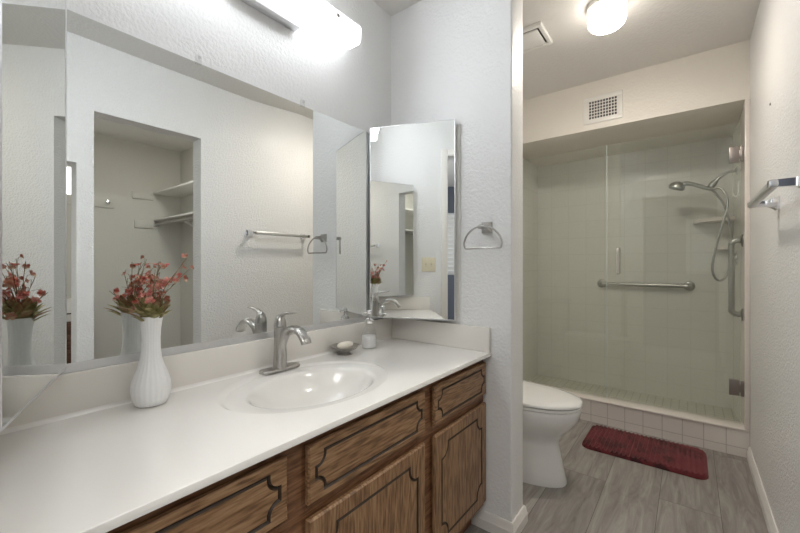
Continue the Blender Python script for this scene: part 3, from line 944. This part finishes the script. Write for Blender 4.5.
# ------------------------------------------------------------------ bath mat
def mat():
    x0, x1, y0, y1 = .675, 1.288, 2.505, 2.885
    cx, cy = (x0 + x1) / 2, (y0 + y1) / 2; a, b_ = (x1 - x0) / 2, (y1 - y0) / 2
    nx, ny = 130, 76; r = .055
    def top(x, y):
        dx = max(0, abs(x - cx) - (a - r)); dy = max(0, abs(y - cy) - (b_ - r))
        d = r - math.hypot(dx, dy) if dx > 0 and dy > 0 else min(a - abs(x - cx), b_ - abs(y - cy))
        if d <= 0: return .004
        edge = min(1, d / .018); h = .026 * math.sqrt(1 - (1 - edge) ** 2)
        u = x - cx; w = y - cy
        ridge = .5 + .5 * math.sin(2 * PI * u / .0235)
        amt = .017 * max(.42, min(1, .68 + .8 * math.sin(5.3 * u + 7 * w + 1.2) * math.sin(9 * w - 3 * u + .5)))
        return h - amt * (1 - ridge) * edge + .001
    bm = B(); G = []
    for j in range(ny + 1):
        row = []
        for i in range(nx + 1):
            u, w = -1 + 2 * i / nx, -1 + 2 * j / ny
            x, y = cx + u * a, cy + w * b_
            dx, dy = abs(x - cx) - (a - r), abs(y - cy) - (b_ - r)
            if dx > 0 and dy > 0 and math.hypot(dx, dy) > r:
                k = r / math.hypot(dx, dy)
                x = cx + math.copysign(a - r + dx * k, x - cx); y = cy + math.copysign(b_ - r + dy * k, y - cy)
            row.append(bm.verts.new((x, y, top(x, y))))
        G.append(row)
    for j in range(ny):
        for i in range(nx):
            try: bm.faces.new((G[j][i], G[j][i + 1], G[j + 1][i + 1], G[j + 1][i]))
            except ValueError: pass
    es = [e for e in bm.edges if e.is_boundary]
    ex = bmesh.ops.extrude_edge_only(bm, edges=es)
    for v in [g for g in ex['geom'] if isinstance(g, bmesh.types.BMVert)]: v.co.z = .0005
    single('bath_mat', 'burgundy plush bath mat on the grey floor before the shower', 'bath mat', bm, M['rug'], 80)
mat()

# ------------------------------------------------------------------ shower glass
t = thing('glass_panel', 'fixed clear glass panel left of the shower door', 'shower panel', (.38, YG, .166))
obj('pane', box(B(), .021, .737, YG - .005, YG + .005, .1655, 1.977), M['shower_glass'], t, 30)
bm = B(); box(bm, .7372, .7400, YG - .005, YG + .005, .1655, 1.977)
obj('edge_strip', bm, M['glass_edge'], t, 30, 'pale edge strip')
t = thing('shower_door', 'hinged clear glass shower door with a nickel pull handle', 'shower door', (1.1, YG, .17))
obj('pane', box(B(), .744, 1.450, YG - .005, YG + .005, .172, 1.977), M['shower_glass'], t, 30)
bm = B(); hx = .812
for s in (-1, 1):
    y = YG + s * .006; yo = YG + s * .045
    tube(bm, spline([(hx, y, 1.235), (hx, YG + s * .035, 1.237), (hx, yo, 1.225), (hx, yo, 1.15), (hx, yo, 1.075), (hx, YG + s * .035, 1.063), (hx, y, 1.065)], 5), .0085, 12)
obj('pull_handle', bm, M['satin'], t, 50, 'nickel D pull handle')
for zc in (1.788, .382):
    bm = B()
    for s in (-1, 1):
        y0, y1 = sorted((YG + s * .0055, YG + s * .012))
        box(bm, 1.398, 1.444, y0, y1, zc - .047, zc + .047, .002)
    box(bm, 1.444, 1.464, YG - .012, YG + .012, zc - .022, zc + .022, .002)
    box(bm, 1.450, 1.4655, YG - .014, YG + .014, zc - .047, zc + .047, .002)
    tube(bm, [(1.446, YG, zc - .024), (1.446, YG, zc + .024)], .007, 12)
    obj('hinge', bm, M['bronze'], t, 30, 'nickel glass hinge')

# ------------------------------------------------------------------ inside the shower
def grab_bar(label, p0, p1, n, so, r=.016):
    t = thing('grab_bar', label, 'grab bar', (Vector(p0) + Vector(p1)) / 2)
    p0, p1, n = Vector(p0), Vector(p1), Vector(n); d = (p1 - p0).normalized()
    pts = spline([p0, p0 + n * (so * .6), p0 + n * so + d * so * .4, p0 + n * so + d * so * 1.2, p1 + n * so - d * so * 1.2, p1 + n * so - d * so * .4, p1 + n * (so * .6), p1], 6)
    obj('rail', tube(B(), pts, r, 16), M['steel'], t, 50)
    for p in (p0, p1):
        bm = B(); lathe(bm, [(.038, .0004), (.038, .005), (.032, .010), (.018, .012)], p, n, 28)
        obj('flange', bm, M['steel'], t, 40)
grab_bar('long steel grab bar level on the shower back wall', (.588, YB, .956), (1.205, YB, .954), (0, -1, 0), .05)
grab_bar('upright steel grab bar on the right shower wall', (XT, 3.10, 1.272), (XT, 3.10, .818), (-1, 0, 0), .052, .0155)

YS = 3.45
t = thing('hand_shower', 'chrome handheld shower head with looped hose on the right shower wall', 'shower head', (XT, YS, 1.77))
bm = B(); lathe(bm, [(.030, .0004), (.030, .004), (.018, .012)], (XT, YS, 1.767), (-1, 0, 0), 24)
obj('escutcheon', bm, M['chrome'], t, 40)
bm = B(); tube(bm, spline([(XT - .004, YS, 1.767), (1.419, YS, 1.764), (1.377, YS, 1.738), (1.348, YS, 1.705)], 6), .0105, 12)
obj('arm', bm, M['steel'], t, 50)
bm = B(); tube(bm, [(1.356, YS, 1.716), (1.345, YS, 1.702), (1.330, YS, 1.682), (1.318, YS, 1.664)], [.014, .020, .020, .015], 14)
obj('bracket', bm, M['steel'], t, 40)
bm = B(); tube(bm, spline([(1.335, YS - .02, 1.655), (1.300, YS - .02, 1.668), (1.250, YS - .02, 1.692), (1.20, YS - .02, 1.712), (1.165, YS - .02, 1.712)], 5), [.0125 + .0002 * i for i in range(21)], 14)
ax = Vector((-.35, 0, -1)).normalized()
lathe(bm, [(.010, -.030), (.030, -.022), (.046, -.006), (.050, .008), (.050, .022), (.044, .026)], (1.137, YS - .02, 1.705), ax, 28)
hs = obj('handset', bm, M['steel'], t, 50)
bm = B(); lathe(bm, [(.040, .0262), (.040, .028)], (1.137, YS - .02, 1.705), ax, 28)
obj('spray_face', bm, simple('grey spray face', (.35, .35, .34), .5), hs, 30)
bm = B(); tube(bm, spline([(1.335, YS - .02, 1.655), (1.375, YS - .03, 1.655), (1.405, YS - .04, 1.61), (1.414, YS - .045, 1.525), (1.387, YS - .05, 1.401), (1.350, YS - .05, 1.227), (1.334, YS - .045, 1.10), (1.350, YS - .03, 1.03), (1.382, YS - .01, 1.013), (1.412, YS + .01, 1.05), (1.436, YS + .015, 1.142), (1.442, YS + .015, 1.25), (1.434, YS + .015, 1.363), (1.404, YS + .01, 1.525), (1.362, YS, 1.613), (1.326, YS, 1.660)], 6), .0078, 10)
obj('hose', bm, M['steel'], t, 50)

t = thing('shower_valve', 'small chrome shower valve handle beside the upright grab bar', 'valve', (XT, 3.43, 1.165))
bm = B(); lathe(bm, [(.050, .0004), (.050, .006), (.030, .012), (.024, .012)], (XT, 3.43, 1.165), (-1, 0, 0), 28)
obj('plate', bm, M['chrome'], t, 40)
bm = B(); lathe(bm, [(.022, .010), (.022, .030), (.016, .036)], (XT, 3.43, 1.165), (-1, 0, 0), 20)
tube(bm, [(XT - .026, 3.43, 1.165), (XT - .030, 3.425, 1.13), (XT - .032, 3.42, 1.10)], [.010, .009, .008], 10)
obj('lever', bm, M['chrome'], t, 40)

def corner_shelf(label, w, z):
    bm = B(); n = 10
    pts = [(XT, YB)] + [(XT - w * math.cos(PI / 2 * k / n) ** 1.0, YB - w * math.sin(PI / 2 * k / n)) for k in range(n + 1)]
    poly_prism(bm, [(p[0] - .0005, p[1] - .0005) for p in pts], 'z', z - .012, z + .012, .003)
    single('corner_shelf', label, 'shelf', bm, M['tile_trim'])
corner_shelf('larger cream corner shelf in the shower, the upper one', .235, 1.455)
corner_shelf('small cream corner shelf in the shower, the lower one', .11, 1.25)
bm = B(); tube(bm, spline([(XT - .004, 3.30, 1.66), (XT - .006, 3.30, 1.59), (XT - .018, 3.30, 1.572), (XT - .032, 3.30, 1.585), (XT - .034, 3.30, 1.60)], 5), .004, 8)
box(bm, XT - .004, XT - .0004, 3.29, 3.31, 1.575, 1.67, .001)
single('wall_hook', 'small white plastic hook on the right shower wall', 'hook', bm, M['plastic'])

# ------------------------------------------------------------------ light switch on the left wall (seen in the mirror)
t = thing('light_switch', 'almond two-gang light switch plate seen in the mirror cabinet', 'light switch', (.535, YL, 1.125))
bm = B(); box(bm, .477, .593, YL + .0004, YL + .006, 1.067, 1.183, .003)
obj('plate', bm, M['almond'], t, 40)
for x in (.512, .558):
    bm = B(); box(bm, x - .006, x + .006, YL + .0062, YL + .009, 1.108, 1.142, .001)
    poly_prism(bm, [(YL + .008, 1.118), (YL + .016, 1.132), (YL + .014, 1.138), (YL + .008, 1.132)], 'x', x - .004, x + .004)
    obj('toggle', bm, M['almond'], t, 40)

# ------------------------------------------------------------------ closet fittings (seen in the mirror)
def shelf(label, z, y0):
    bm = B(); box(bm, XR + .13, CLX - .0005, y0, CLY - .0005, z, z + .019, .002)
    return single('closet_shelf', label, 'shelf', bm, M['plastic'])
shelf('upper white closet shelf seen in the long mirror', 1.90, 1.60)
shelf('lower white closet shelf above the hanging rod', 1.605, 1.60)
t = thing('closet_rod', 'chrome hanging rod under the lower closet shelf', 'rod', (2.5, 1.62, 1.58))
bm = B(); tube(bm, [(XR + .13, 1.63, 1.572), (CLX - .004, 1.63, 1.572)], .016, 14)
obj('rod', bm, M['steel'], t, 40)
bm = B(); box(bm, CLX - .012, CLX - .0005, 1.605, 1.655, 1.545, 1.603, .002)
obj('rod_socket', bm, M['chrome'], t, 40)
bm = B(); tube(bm, [(2.75, 1.875, 1.40), (2.75, 1.63, 1.555)], .012, 8); box(bm, 2.735, 2.765, 1.868, 1.8795, 1.34, 1.60)
obj('brace', bm, M['plastic'], t, 40, 'white diagonal brace')
t = thing('hook_rail', 'painted hook board with one chrome knob on the closet back wall', 'hook', (CLX, 1.0, 1.72))
obj('board', box(B(), CLX - .018, CLX - .0005, .70, 1.245, 1.70, 1.79, .002), M['closet'], t, 40)
bm = B(); lathe(bm, [(.016, 0), (.014, .004), (.007, .010), (.007, .022), (.020, .032), (.018, .042), (.001, .046)], (CLX - .018, 1.185, 1.755), (-1, 0, 0), 16)
obj('knob', bm, M['chrome'], t, 40, 'chrome knob')
bm = B(); box(bm, CLX - .018, CLX - .0005, 1.40, 1.60, 1.83, 1.90, .002)
single('cleat', 'painted wooden cleat under the end of the upper closet shelf', 'cleat', bm, M['closet'])
bm = B(); box(bm, CLX - .018, CLX - .0005, 1.42, 1.60, 1.52, 1.60, .002)
single('cleat', 'painted wooden cleat under the end of the lower closet shelf', 'cleat', bm, M['closet'])

# far end of the closet, a narrow strip of the mirror
bm = B(); box(bm, CLX - .012, CLX - .0005,   .60, .97, 1.775, 2.05)
structure('window_2', bm, M['shade'])
t = thing('chest', 'dark brown wooden chest seen at the left edge of the long mirror', 'chest', (3.27, .69, 0))
obj('case', box(B(), 3.10, CLX - .002, .45, .925, 0, .62, .004), M['chest'], t)
for k in range(5):
    obj('drawer', box(B(), 3.088, 3.0995, .46, .915, .03 + k * .118, .03 + k * .118 + .108, .003), M['chest'], t)
t = thing('white_box', 'white plastic box with a small dark slot on the brown chest', 'box', (3.25, .73, .622))
obj('casing', box(B(), 3.14, 3.40, .55, .92, .6205, .81, .006), M['plastic'], t)
obj('slot', box(B(), 3.137, 3.1395, .80, .88, .685, .695), M['black'], t, 30, 'small dark slot')
